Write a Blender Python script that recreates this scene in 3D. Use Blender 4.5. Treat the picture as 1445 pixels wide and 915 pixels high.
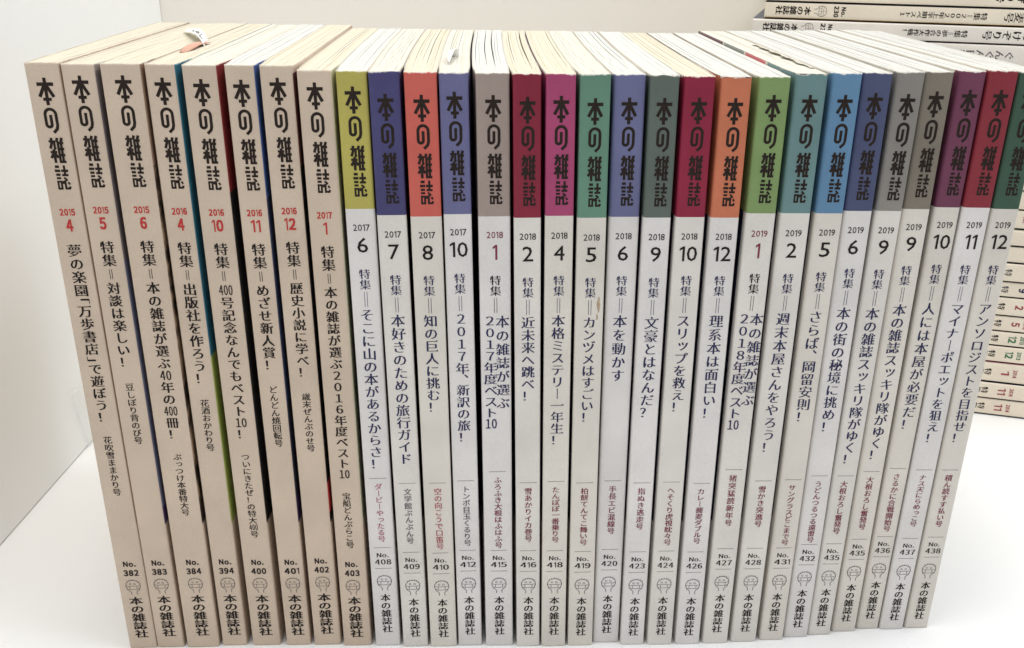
import bpy, bmesh, math, random
from mathutils import Vector, Matrix

MM = 0.001
random.seed(7)
SC = bpy.context.scene
COL = SC.collection
for o in list(bpy.data.objects):
    bpy.data.objects.remove(o)

# ------------------------------------------------------------------ camera
cam_data = bpy.data.cameras.new('camera')
cam = bpy.data.objects.new('camera', cam_data)
COL.objects.link(cam)
SC.camera = cam
R_ = Vector((0.9984024, -0.05442953, 0.0151682))
U_ = Vector((0.00786955, 0.3997795, 0.91657756))
F_ = Vector((0.05595282, 0.91499387, -0.39956915))
cam.matrix_world = Matrix(((R_.x, U_.x, -F_.x, -9.5145 * MM), (R_.y, U_.y, -F_.y, -315.5638 * MM),
                           (R_.z, U_.z, -F_.z, 247.4953 * MM), (0, 0, 0, 1)))
cam_data.sensor_fit = 'HORIZONTAL'
cam_data.sensor_width = 36.0
cam_data.lens = 36.0 * 1439.117 / 1445.0
cam_data.shift_x = -41.70 / 1445.0
cam_data.shift_y = 77.10 / 1445.0
cam_data.clip_start = 0.01
cam_data.clip_end = 50.0

# ------------------------------------------------------------------ light
SC.view_settings.view_transform = 'Standard'
SC.view_settings.look = 'None'
SC.view_settings.exposure = 0.09
SC.view_settings.gamma = 1.0
world = bpy.data.worlds.new('World')
SC.world = world
world.use_nodes = True
bg = world.node_tree.nodes['Background']
bg.inputs[0].default_value = (0.93, 0.96, 1.0, 1)
bg.inputs[1].default_value = 0.54


def area(name, loc, target, size, sy, power, col):
    d = bpy.data.lights.new(name, 'AREA')
    d.shape = 'RECTANGLE'
    d.size = size
    d.size_y = sy
    d.energy = power
    d.color = col
    o = bpy.data.objects.new(name, d)
    COL.objects.link(o)
    o.location = loc
    o.rotation_euler = (Vector(target) - Vector(loc)).to_track_quat('-Z', 'Y').to_euler()
    return o


area('ceiling_lamp', (-0.12, 0.06, 1.45), (-0.05, 0.0, 0.0), 0.8, 0.5, 11.5, (1.0, 0.97, 0.915))
area('added_right_fill', (0.72, -0.02, 1.40), (-0.1, 0.1, 0.1), 0.8, 0.5, 8.0, (0.95, 0.975, 1.0))  # fill lamp added out of view on the right to brighten the left wall

SC.render.engine = 'CYCLES'
SC.cycles.use_denoising = True
SC.cycles.max_bounces = 8
SC.cycles.diffuse_bounces = 5


# ------------------------------------------------------------------ helpers
def lin(c, k=1.0):
    out = []
    for v in c:
        v /= 255.0
        v = v / 12.92 if v <= 0.04045 else ((v + 0.055) / 1.055) ** 2.4
        out.append(min(0.92, v * k))
    return tuple(out) + (1.0,)


def tag(o, label=None, cat=None, group=None, kind=None):
    if label: o['label'] = label
    if cat: o['category'] = cat
    if group: o['group'] = group
    if kind: o['kind'] = kind
    return o


def empty(name, loc, rot=(0, 0, 0)):
    o = bpy.data.objects.new(name, None)
    COL.objects.link(o)
    o.empty_display_size = 0.01
    o.location = loc
    o.rotation_euler = rot
    return o


def mesh_obj(name, verts, faces, mats, parent=None, idx=None, smooth=False, uvs=None, loc=None):
    me = bpy.data.meshes.new(name)
    me.from_pydata([(v[0] * MM, v[1] * MM, v[2] * MM) for v in verts], [], faces)
    for m in mats:
        me.materials.append(m)
    if idx:
        me.polygons.foreach_set('material_index', idx)
    if smooth:
        me.polygons.foreach_set('use_smooth', [True] * len(faces))
    if uvs:
        l = me.uv_layers.new(name='UVMap')
        for p in me.polygons:
            for li in p.loop_indices:
                l.data[li].uv = uvs[me.loops[li].vertex_index]
    me.update()
    o = bpy.data.objects.new(name, me)
    COL.objects.link(o)
    if parent: o.parent = parent
    if loc: o.location = loc
    return o


# ------------------------------------------------------------------ materials
def new_mat(name):
    m = bpy.data.materials.new(name)
    m.use_nodes = True
    nt = m.node_tree
    return m, nt, nt.nodes['Principled BSDF']


def N(nt, t, **kw):
    n = nt.nodes.new(t)
    for k, v in kw.items():
        if k.startswith('i_'):
            n.inputs[k[2:].replace('_', ' ')].default_value = v
        else:
            setattr(n, k, v)
    return n


def mixc(nt, fac, a, b, mode='MIX'):
    n = nt.nodes.new('ShaderNodeMix')
    n.data_type = 'RGBA'
    n.blend_type = mode
    for s, v in ((0, fac), (6, a), (7, b)):
        if hasattr(v, 'links'):
            nt.links.new(v, n.inputs[s])
        else:
            n.inputs[s].default_value = v
    return n.outputs[2]


def math_(nt, op, a, b=None, c=None):
    n = nt.nodes.new('ShaderNodeMath')
    n.operation = op
    for i, v in enumerate((a, b, c)):
        if v is None: continue
        if hasattr(v, 'links'):
            nt.links.new(v, n.inputs[i])
        else:
            n.inputs[i].default_value = v
    return n.outputs[0]


def ramp(nt, fac, lo, hi):
    n = nt.nodes.new('ShaderNodeMapRange')
    n.inputs[1].default_value = lo
    n.inputs[2].default_value = hi
    nt.links.new(fac, n.inputs[0])
    return n.outputs[0]


WEAR = lin((232, 226, 214))


def paper_mat(name, col, rough=0.42, wear=0.5, mottle=0.04, spec=0.4):
    """printed cover paper: faint mottling, tiny specks, white rubbed patches along the trimmed top and the fold"""
    m, nt, b = new_mat(name)
    tc = N(nt, 'ShaderNodeTexCoord')
    oi = N(nt, 'ShaderNodeObjectInfo')
    add = nt.nodes.new('ShaderNodeVectorMath')
    add.operation = 'ADD'
    nt.links.new(tc.outputs['Object'], add.inputs[0])
    nt.links.new(oi.outputs['Random'], add.inputs[1])
    v = add.outputs[0]
    n1 = N(nt, 'ShaderNodeTexNoise', i_Scale=45.0, i_Detail=4.0)
    n2 = N(nt, 'ShaderNodeTexNoise', i_Scale=2600.0, i_Detail=2.0)
    n3 = N(nt, 'ShaderNodeTexNoise', i_Scale=420.0, i_Detail=3.0)
    for n in (n1, n2, n3):
        nt.links.new(v, n.inputs['Vector'])
    dark = tuple(c * (1 - mottle * 2.2) for c in col[:3]) + (1,)
    lite = tuple(min(0.93, c * (1 + mottle)) for c in col[:3]) + (1,)
    c = mixc(nt, ramp(nt, n1.outputs[0], 0.3, 0.7), dark, lite)
    c = mixc(nt, math_(nt, 'MULTIPLY', ramp(nt, n2.outputs[0], 0.35, 0.75), 0.10), c, (0.0, 0.0, 0.0, 1))
    sep = N(nt, 'ShaderNodeSeparateXYZ')
    nt.links.new(tc.outputs['Object'], sep.inputs[0])
    # rubbed upper trim: where z is within about a millimetre of the top, broken up by noise
    z = sep.outputs['Z']
    t = math_(nt, 'ADD', math_(nt, 'MULTIPLY', z, 1200.0), math_(nt, 'MULTIPLY', n3.outputs[0], 2.4))
    t = ramp(nt, t, 0.75, 1.15)
    c = mixc(nt, math_(nt, 'MULTIPLY', t, wear), c, WEAR)
    nt.links.new(c, b.inputs['Base Color'])
    b.inputs['Roughness'].default_value = rough
    b.inputs['Specular IOR Level'].default_value = spec
    bump = N(nt, 'ShaderNodeBump')
    bump.inputs['Strength'].default_value = 0.10
    bump.inputs['Distance'].default_value = 0.0004
    nt.links.new(n3.outputs[0], bump.inputs['Height'])
    nt.links.new(bump.outputs[0], b.inputs['Normal'])
    return m


def page_mat(name, a, bcol):
    """trimmed page edges: hairline stripes that run with the leaves, from the u coordinate"""
    m, nt, b = new_mat(name)
    uv = N(nt, 'ShaderNodeUVMap')
    mp = N(nt, 'ShaderNodeMapping')
    mp.inputs['Scale'].default_value = (46.0, 0.7, 1)
    oi = N(nt, 'ShaderNodeObjectInfo')
    nt.links.new(uv.outputs[0], mp.inputs[0])
    nt.links.new(oi.outputs['Random'], mp.inputs['Location'])
    n1 = N(nt, 'ShaderNodeTexNoise', i_Scale=1.0, i_Detail=5.0, i_Roughness=0.7)
    nt.links.new(mp.outputs[0], n1.inputs['Vector'])
    mp2 = N(nt, 'ShaderNodeMapping')
    mp2.inputs['Scale'].default_value = (5.0, 0.35, 1)
    nt.links.new(uv.outputs[0], mp2.inputs[0])
    nt.links.new(oi.outputs['Random'], mp2.inputs['Location'])
    n2 = N(nt, 'ShaderNodeTexNoise', i_Scale=1.0, i_Detail=2.0)
    nt.links.new(mp2.outputs[0], n2.inputs['Vector'])
    c = mixc(nt, ramp(nt, n2.outputs[0], 0.35, 0.65), a, bcol)
    g = tuple(x * 0.62 for x in a[:3]) + (1,)
    c = mixc(nt, math_(nt, 'MULTIPLY', ramp(nt, n1.outputs[0], 0.52, 0.72), 0.42), c, g)
    nt.links.new(c, b.inputs['Base Color'])
    b.inputs['Roughness'].default_value = 0.85
    b.inputs['Specular IOR Level'].default_value = 0.15
    bump = N(nt, 'ShaderNodeBump')
    bump.inputs['Strength'].default_value = 0.35
    bump.inputs['Distance'].default_value = 0.0003
    nt.links.new(n1.outputs[0], bump.inputs['Height'])
    nt.links.new(bump.outputs[0], b.inputs['Normal'])
    return m


def art_mat(name, a, bcol, scale=90.0):
    """printed picture on a cover face: two colours in irregular patches"""
    m, nt, b = new_mat(name)
    tc = N(nt, 'ShaderNodeTexCoord')
    n1 = N(nt, 'ShaderNodeTexNoise', i_Scale=scale, i_Detail=5.0, i_Distortion=0.6)
    nt.links.new(tc.outputs['Object'], n1.inputs['Vector'])
    c = mixc(nt, ramp(nt, n1.outputs[0], 0.42, 0.60), a, bcol)
    nt.links.new(c, b.inputs['Base Color'])
    b.inputs['Roughness'].default_value = 0.4
    return m


def ink(name, rgb, rough=0.5):
    m, nt, b = new_mat(name)
    tc = N(nt, 'ShaderNodeTexCoord')
    n1 = N(nt, 'ShaderNodeTexNoise', i_Scale=1500.0, i_Detail=2.0)
    nt.links.new(tc.outputs['Object'], n1.inputs['Vector'])
    base = lin(rgb)
    c = mixc(nt, ramp(nt, n1.outputs[0], 0.35, 0.8), base, tuple(x * 1.2 + 0.006 for x in base[:3]) + (1,))
    nt.links.new(c, b.inputs['Base Color'])
    b.inputs['Roughness'].default_value = rough
    b.inputs['Specular IOR Level'].default_value = 0.12
    return m


def wall_mat(name, col, rough=0.7, var=0.03):
    m, nt, b = new_mat(name)
    tc = N(nt, 'ShaderNodeTexCoord')
    n1 = N(nt, 'ShaderNodeTexNoise', i_Scale=5.0, i_Detail=5.0)
    n2 = N(nt, 'ShaderNodeTexNoise', i_Scale=900.0, i_Detail=2.0)
    nt.links.new(tc.outputs['Object'], n1.inputs['Vector'])
    nt.links.new(tc.outputs['Object'], n2.inputs['Vector'])
    c = mixc(nt, ramp(nt, n1.outputs[0], 0.3, 0.7), tuple(x * (1 - var) for x in col[:3]) + (1,), col)
    nt.links.new(c, b.inputs['Base Color'])
    b.inputs['Roughness'].default_value = rough
    bump = N(nt, 'ShaderNodeBump')
    bump.inputs['Strength'].default_value = 0.06
    bump.inputs['Distance'].default_value = 0.0003
    nt.links.new(n2.outputs[0], bump.inputs['Height'])
    nt.links.new(bump.outputs[0], b.inputs['Normal'])
    return m


K = 1.72      # display grey on a shaded spine -> reflectance of the paper
M = {}
M['early'] = paper_mat('aged_cover_paper', lin((184, 166, 148), K * 0.71), wear=0.25)
M['late'] = paper_mat('white_cover_paper', lin((190, 185, 179), K * 0.775), wear=0.25)
M['late_cool'] = paper_mat('cool_white_cover_paper', lin((189, 185, 182), K * 0.80), wear=0.25)
M['late_warm'] = paper_mat('warm_white_cover_paper', lin((190, 184, 175), K * 0.765), wear=0.25)
M['edge'] = paper_mat('cover_paper_core', lin((205, 199, 186)), wear=0.0)
M['pages_cream'] = page_mat('cream_page_edges', (0.61, 0.555, 0.435, 1), (0.63, 0.59, 0.49, 1))
M['pages_mid'] = page_mat('ivory_page_edges', (0.63, 0.595, 0.505, 1), (0.64, 0.62, 0.56, 1))
M['pages_white'] = page_mat('white_page_edges', (0.60, 0.60, 0.58, 1), (0.61, 0.60, 0.55, 1))
M['black'] = ink('black_ink', (34, 28, 26))
M['title_ink'] = ink('title_black_ink', (38, 29, 25))
M['grey'] = ink('grey_ink', (88, 84, 88))
M['navy'] = ink('navy_ink', (44, 44, 78))
M['red'] = ink('red_ink', (176, 56, 54))
M['crimson'] = ink('crimson_ink', (116, 46, 62))
M['pink'] = ink('pink_ink', (160, 92, 112))
M['rose'] = ink('rose_ink', (156, 72, 82))
M['green'] = ink('green_ink', (70, 118, 84))
M['rule'] = ink('rule_ink', (120, 116, 116))
M['stain'] = ink('stain', (150, 122, 92))
M['art_and_gap_dark'] = art_mat('dark_cover_art_and_gap_shade', lin((30, 34, 52)), lin((58, 60, 84)))  # cover print in the row; painted gap shade in the far stack
M['art_black'] = art_mat('black_cover_art', lin((22, 22, 24)), lin((42, 42, 44)))

# ------------------------------------------------------------------ lettering
GC, GCN = {}, {}


def _offset(sp, dx, dy, sgn):
    """move the outline of a glyph: dx widens upright strokes, dy widens level ones (negative thins)"""
    pts = sp.bezier_points
    n = len(pts)
    co = [p.co.copy() for p in pts]
    hl = [p.handle_left.copy() for p in pts]
    hr = [p.handle_right.copy() for p in pts]
    out = []
    for i in range(n):
        a = co[i] - hl[i]
        if a.length < 1e-5: a = co[i] - hr[i - 1]
        if a.length < 1e-5: a = co[i] - co[i - 1]
        b = hr[i] - co[i]
        if b.length < 1e-5: b = hl[(i + 1) % n] - co[i]
        if b.length < 1e-5: b = co[(i + 1) % n] - co[i]
        if a.length < 1e-7: a = b.copy()
        if b.length < 1e-7: b = a.copy()
        if a.length < 1e-7:
            out.append(Vector((0, 0, 0)))
            continue
        a.normalize(); b.normalize()
        n1 = Vector((a.y, -a.x)) * sgn
        n2 = Vector((b.y, -b.x)) * sgn
        d1 = dx * n1.x ** 2 + dy * n1.y ** 2
        d2 = dx * n2.x ** 2 + dy * n2.y ** 2
        det = n1.x * n2.y - n1.y * n2.x
        if abs(det) < 0.25:
            m = (n1 + n2)
            m = m.normalized() if m.length > 1e-4 else n1
            s = m * ((d1 + d2) / 2)
        else:
            s = Vector(((d1 * n2.y - d2 * n1.y) / det, (n1.x * d2 - n2.x * d1) / det))
            mx = 1.8 * max(abs(dx), abs(dy))
            if s.length > mx: s = s * (mx / s.length)
        out.append(Vector((s.x, s.y, 0)))
    for p, s, c, l, r in zip(pts, out, co, hl, hr):
        p.handle_left_type = p.handle_right_type = 'FREE'
        p.co = c + s
        p.handle_left = l + s
        p.handle_right = r + s


# style: (vertical thinning of the outline, copies laid side by side to widen upright strokes, wide digits)
STY = {'mincho': (-0.015, ((-0.024, 0), (0.0, 0), (0.024, 0)), True), 'minchobold': (-0.008, ((-0.032, 0), (0.0, 0), (0.032, 0)), True), 'tcy': (0.0, ((-0.04, 0), (0.0, 0), (0.04, 0)), True),
       'small': (0.0, ((-0.020, 0), (0.004, 0), (0.022, 0)), True),
       'bold': (0.0, ((-0.05, -0.03), (0.05, -0.03), (-0.05, 0.03), (0.05, 0.03), (0, 0)), True),
       'semi': (0.0, ((-0.004, -0.004), (0.004, -0.004), (-0.004, 0.004), (0.004, 0.004)), False),
       'didot': (-0.012, ((-0.036, 0), (0.0, 0), (0.036, 0)), True), 'brush': (0.0, ((-0.034, 0), (0.0, 0.014), (0.034, 0)), True)}
WIDE = {c: chr(ord(c) + 0xFEE0) for c in '0123456789No.'}
ONE = ([(0.17, 0.0), (0.27, 0.0), (0.27, 0.70), (0.18, 0.70), (0.04, 0.60), (0.04, 0.50), (0.17, 0.58)], [[0, 1, 2, 6], [6, 2, 3], [6, 3, 4, 5]])


def glyph(ch, style):
    key = (ch, style)
    if key in GC: return GC[key]
    if ch in '1１' and style in ('bold', 'semi', 'didot'):
        ref = glyph('0', style)[0]
        lo = min(p[1] for p in ref); hi = max(p[1] for p in ref)
        k1 = 1.25 if style == 'bold' else 1.0
        GC[key] = ([(0.17 + (x - 0.17) * k1, lo + y / 0.70 * (hi - lo)) for x, y in ONE[0]], ONE[1])
        return GC[key]
    cu = bpy.data.curves.new('glyph', 'FONT')
    cu.body = WIDE.get(ch, ch) if STY[style][2] else ch
    cu.resolution_u = 2
    o = bpy.data.objects.new('glyph', cu)
    COL.objects.link(o)
    dg = bpy.context.evaluated_depsgraph_get()
    k = o.to_curve(dg).copy()
    o.to_curve_clear()
    dx, dy = 0.0, STY[style][0]
    if dy:
        # orientation: the contour with the largest box is an outer one
        best, sg = 0, 1
        for sp in k.splines:
            p = [q.co for q in sp.bezier_points]
            ar = sum(p[i - 1].x * p[i].y - p[i].x * p[i - 1].y for i in range(len(p))) / 2
            if abs(ar) > best: best, sg = abs(ar), (1 if ar > 0 else -1)
        for sp in k.splines:
            _offset(sp, dx, dy, sg)
    tri = []
    if style in ('mincho', 'minchobold', 'small') and ord(ch) >= 0x4e00 and ord(ch) < 0xff00:
        # the small wedge that closes a level stroke in a serif face
        for sp in k.splines:
            p = [q.co for q in sp.bezier_points]
            n = len(p)
            for i in range(n):
                q = [p[(i + j) % n] for j in range(4)]
                for a, b, c, d in (q, q[::-1]):
                    if abs(b.x - c.x) < 0.012 and 0.015 < abs(b.y - c.y) < 0.085 and abs(a.y - b.y) < 0.012 and abs(c.y - d.y) < 0.012 \
                            and b.x - a.x > 0.13 and c.x - d.x > 0.10 and b.y > c.y:
                        tri.append((b.x, b.y))
    k.dimensions = '2D'
    k.fill_mode = 'FRONT'
    k.resolution_u = 2
    ko = bpy.data.objects.new('glyph', k)
    COL.objects.link(ko)
    dg = bpy.context.evaluated_depsgraph_get()
    dg.update()
    me = ko.evaluated_get(dg).to_mesh()
    vs = [(v.co.x, v.co.y) for v in me.vertices]
    fs = []
    for p in me.polygons:
        ii = list(p.vertices)
        if p.normal.z < 0: ii.reverse()
        fs.append(ii)
    ko.evaluated_get(dg).to_mesh_clear()
    for x, y in tri:
        b_ = len(vs)
        vs += [(x - 0.115, y - 0.012), (x + 0.012, y - 0.012), (x + 0.004, y + 0.020), (x - 0.028, y + 0.062)]
        fs.append([b_, b_ + 1, b_ + 2, b_ + 3])
    bpy.data.objects.remove(ko)
    bpy.data.objects.remove(o)
    V2, F2 = [], []
    for sx, sy in STY[style][1]:
        F2 += [[i + len(V2) for i in f] for f in fs]
        V2 += [(x + sx, y + sy) for x, y in vs]
    GC[key] = (V2, F2)
    GCN[key] = len(vs)
    return GC[key]


class Ink:
    """collects flat printed shapes in millimetres: x to the right, v downwards from the top edge"""
    def __init__(s):
        s.v, s.f, s.n = [], [], 0

    def poly(s, pts, faces, part=None):
        # every stroke, and every copy inside a glyph, lies a few microns above the last, so no two share a plane
        b = len(s.v)
        part = part or len(pts)
        for i, p in enumerate(pts):
            s.v.append((p[0], p[1], 0.0025 * ((s.n + i // part) % 24)))
        s.n += (len(pts) + part - 1) // part
        s.f += [[i + b for i in f] for f in faces]

    def char(s, ch, cx, cv, em, style, sx=1.0, sy=1.0):
        if ch in ' \u3000': return
        vs, fs = glyph(ch, style)
        if not vs: return
        if ord(ch) < 128:
            x0 = min(p[0] for p in vs); x1 = max(p[0] for p in vs)
            y0 = min(p[1] for p in vs); y1 = max(p[1] for p in vs)
            q = [((x - (x0 + x1) / 2) * 1.12, (y - (y0 + y1) / 2) * 1.12) for x, y in vs]
        else:
            q = [(x - 0.5, y - 0.38) for x, y in vs]
            if ch in '\u300c\u300d\u30fc\u2026':
                q = [(y, -x) for x, y in q]
            elif ch in '\u3001\u3002':
                q = [(x + 0.58, y + 0.55) for x, y in q]
            elif ch in 'っッゃャゅュょョ':
                q = [(x + 0.09, y + 0.10) for x, y in q]
        s.poly([(cx + x * em * sx, cv - y * em * sy) for x, y in q], fs, GCN.get((ch, style)))

    def hstr(s, text, cx, cv, w, h, style):
        pts, fcs, adv = [], [], 0.0
        for ch in text:
            vs, fs = glyph(ch, style)
            x0 = min(p[0] for p in vs); x1 = max(p[0] for p in vs)
            pts.append([(x - x0 + adv, y) for x, y in vs])
            fcs.append((fs, GCN.get((ch, style))))
            adv += (x1 - x0) + 0.09
        al = [p for q in pts for p in q]
        x0 = min(p[0] for p in al); x1 = max(p[0] for p in al)
        y0 = min(p[1] for p in al); y1 = max(p[1] for p in al)
        kx = w / (x1 - x0); ky = h / (y1 - y0)
        for q, (fs, part) in zip(pts, fcs):
            s.poly([(cx + (x - (x0 + x1) / 2) * kx, cv - (y - (y0 + y1) / 2) * ky) for x, y in q], fs, part)

    def column(s, text, cx, v0, v1, style, em=None, sx=1.0):
        """upright Japanese setting from v0 to v1; runs of ASCII digits between braces share one cell"""
        toks, i = [], 0
        while i < len(text):
            if text[i] == '{':
                j = text.index('}', i)
                toks.append(text[i + 1:j]); i = j + 1
            else:
                toks.append(text[i]); i += 1
        wt = [0.62 if t in '\u300c\u300d' else (0.8 if t in '\u3001' else 1.0) for t in toks]
        p = (v1 - v0) / sum(wt)
        e = em or p * 1.0
        v = v0
        for t, w in zip(toks, wt):
            c = v + p * w / 2
            if len(t) > 1:
                s.hstr(t, cx, c, min(1.0, 0.36 * len(t) + 0.12) * e, e * 0.80, 'tcy')
            elif t == '\u300c':
                s.char(t, cx, c - 0.28 * e, e, style, sx)
            elif t == '\u300d':
                s.char(t, cx, c + 0.28 * e, e, style, sx)
            else:
                s.char(t, cx, c, e, style, sx, min(1.0, p / e * 1.02) if e > p else 1.0)
            v += p * w

    def rect(s, x0, v0, x1, v1):
        s.poly([(x0, v1), (x1, v1), (x1, v0), (x0, v0)], [[0, 1, 2, 3]])

    def stroke(s, pts, t, closed=False):
        n = len(pts)
        P = [Vector(p) for p in pts]
        L, Rr = [], []
        for i in range(n):
            a = P[i] - P[i - 1] if (i > 0 or closed) else P[1] - P[0]
            b = P[(i + 1) % n] - P[i] if (i < n - 1 or closed) else P[-1] - P[-2]
            a = a.normalized(); b = b.normalized()
            m = (a + b)
            m = m.normalized() if m.length > 1e-4 else a
            nn = Vector((-m.y, m.x))
            k = 1.0 / max(0.5, m.dot(b))
            L.append(P[i] + nn * t / 2 * k); Rr.append(P[i] - nn * t / 2 * k)
        pv = [tuple(p) for p in L] + [tuple(p) for p in Rr]
        fc = []
        for i in range(n if closed else n - 1):
            j = (i + 1) % n
            fc.append([i, j, n + j, n + i])
        s.poly(pv, fc)

    def build(s, name, mat, parent, y=-0.09):
        if not s.f: return None
        o = mesh_obj(name, [(x, y - e, -v) for x, v, e in s.v], s.f, [mat], parent)
        bm = bmesh.new()
        bm.from_mesh(o.data)
        bm.normal_update()
        fl = [f for f in bm.faces if f.normal.y > 0]
        if fl: bmesh.ops.reverse_faces(bm, faces=fl)
        bm.to_mesh(o.data)
        bm.free()
        return o


def arc(cx, cy, rx, ry, a0, a1, n=10):
    return [(cx + rx * math.cos(math.radians(a0 + (a1 - a0) * i / n)), cy + ry * math.sin(math.radians(a0 + (a1 - a0) * i / n))) for i in range(n + 1)]


def logotype(k, cx, v0):
    """the four blocky characters of the masthead, drawn as strokes; unit = 1/19.3 mm, origin at top centre"""
    q = 1 / 19.3

    def P(pts): return [(cx + (x - 169) * q, v0 + (y - 165) * q) for x, y in pts]

    def r(x0, y0, x1, y1): k.rect(cx + (x0 - 169) * q, v0 + (y0 - 165) * q, cx + (x1 - 169) * q, v0 + (y1 - 165) * q)

    def s(pts, t): k.stroke(P(pts), t * q)
    # first character
    r(159.5, 165, 178.5, 318)
    r(123, 191, 215, 211)
    s([(163, 208), (130, 272)], 19)
    s([(175, 208), (208, 272)], 19)
    r(146, 276, 193, 294)
    # second
    s([(171, 372), (171, 425)] + arc(156, 427, 15, 14, 0, 180, 8) + [(141, 372)] + arc(171, 371, 30, 31, 180, 360, 12) + [(201, 432), (196, 452), (174, 474)], 17)
    # third, scaled from an enlargement: (x, y) -> spine units
    def z3(x, y): return (132 + (x - 55) / 225 * 84, 502 + (y - 60) / 395 * 146)
    def zr(x0, y0, x1, y1):
        a = z3(x0, y0); b = z3(x1, y1); r(a[0], a[1], b[0], b[1])
    def zs(p, t): s([z3(*i) for i in p], t * 84 / 225)
    zr(58, 100, 156, 134)
    zs([(104, 62), (100, 150), (72, 232)], 42)
    zs([(142, 108), (138, 222), (160, 232)], 36)
    zr(62, 266, 164, 304)
    zr(97, 238, 140, 456)
    zs([(112, 300), (62, 380)], 42)
    zs([(122, 300), (172, 375)], 42)
    zs([(196, 62), (176, 130)], 42)
    zr(175, 116, 213, 456)
    zs([(262, 62), (240, 130)], 42)
    for yy in (128, 222, 318, 424):
        zr(180, yy - 5, 278, yy + 34)
    zr(222, 116, 260, 456)
    # fourth
    def w3(x, y): return (140 + (x - 72) / 210 * 77, 662 + (y - 495) / 385 * 144)
    def wr(x0, y0, x1, y1):
        a = w3(x0, y0); b = w3(x1, y1); r(a[0], a[1], b[0], b[1])
    def ws(p, t): s([w3(*i) for i in p], t * 77 / 210)
    wr(84, 497, 148, 538)
    wr(72, 563, 156, 602)
    wr(82, 625, 150, 662)
    wr(82, 682, 150, 716)
    wr(78, 738, 109, 880); wr(128, 738, 160, 880); wr(78, 738, 158, 770); wr(78, 848, 158, 880)
    wr(204, 497, 240, 660)
    wr(168, 563, 278, 602)
    wr(174, 632, 272, 668)
    ws([(195, 690), (232, 720), (240, 742)], 32)
    ws([(178, 742), (172, 790)], 30)
    ws([(205, 730), (205, 862), (262, 862), (275, 830)], 34)
    ws([(250, 762), (272, 800)], 32)


def emblem(k, cx, v0, s=1.0, plain=False):
    """head with a few upright hairs and an open book across the face, drawn in thin lines"""
    t = 0.25 * s

    def P(p): return [(cx + x * s, v0 + y * s) for x, y in p]
    head = [(-1.0, 7.2), (-1.0, 6.0), (-1.5, 5.3), (-2.35, 4.6)] + arc(0, 2.9, 2.75, 2.5, 150, 390, 18) + [(2.35, 4.6), (1.5, 5.3), (1.05, 6.0), (1.15, 7.2)]
    k.stroke(P(head), t)
    k.stroke(P([(-1.35, 3.1), (1.35, 3.1), (1.35, 4.6), (-1.35, 4.6)]), t * 0.75, True)
    k.stroke(P([(-2.6, 2.9), (-1.35, 3.2)]), t * 0.7)
    k.stroke(P([(2.6, 2.9), (1.35, 3.2)]), t * 0.7)
    k.stroke(P([(-2.4, 4.4), (-1.35, 4.4)]), t * 0.6)
    k.stroke(P([(2.4, 4.4), (1.35, 4.4)]), t * 0.6)
    if plain:
        k.stroke(P([(0, 0.6), (0, 4.6)]), t * 0.6)
        k.stroke(P([(-2.3, 1.9), (0, 2.2), (2.3, 1.9)]), t * 0.6)
    else:
        for x in (-0.95, 0.75):
            k.stroke(P(arc(x, 2.1, 0.42, 0.32, 0, 320, 8)), t * 0.6)
        for x in (-1.9, -1.1, -0.2, 0.7, 1.5, 2.2):
            y = 2.9 - 2.5 * math.sqrt(max(0, 1 - (x / 2.75) ** 2))
            k.stroke(P([(x, y), (x * 1.12, y - 0.55)]), t * 0.7)


# ------------------------------------------------------------------ one magazine
def smooth(t):
    t = max(0.0, min(1.0, t))
    return t * t * (3 - 2 * t)


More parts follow.
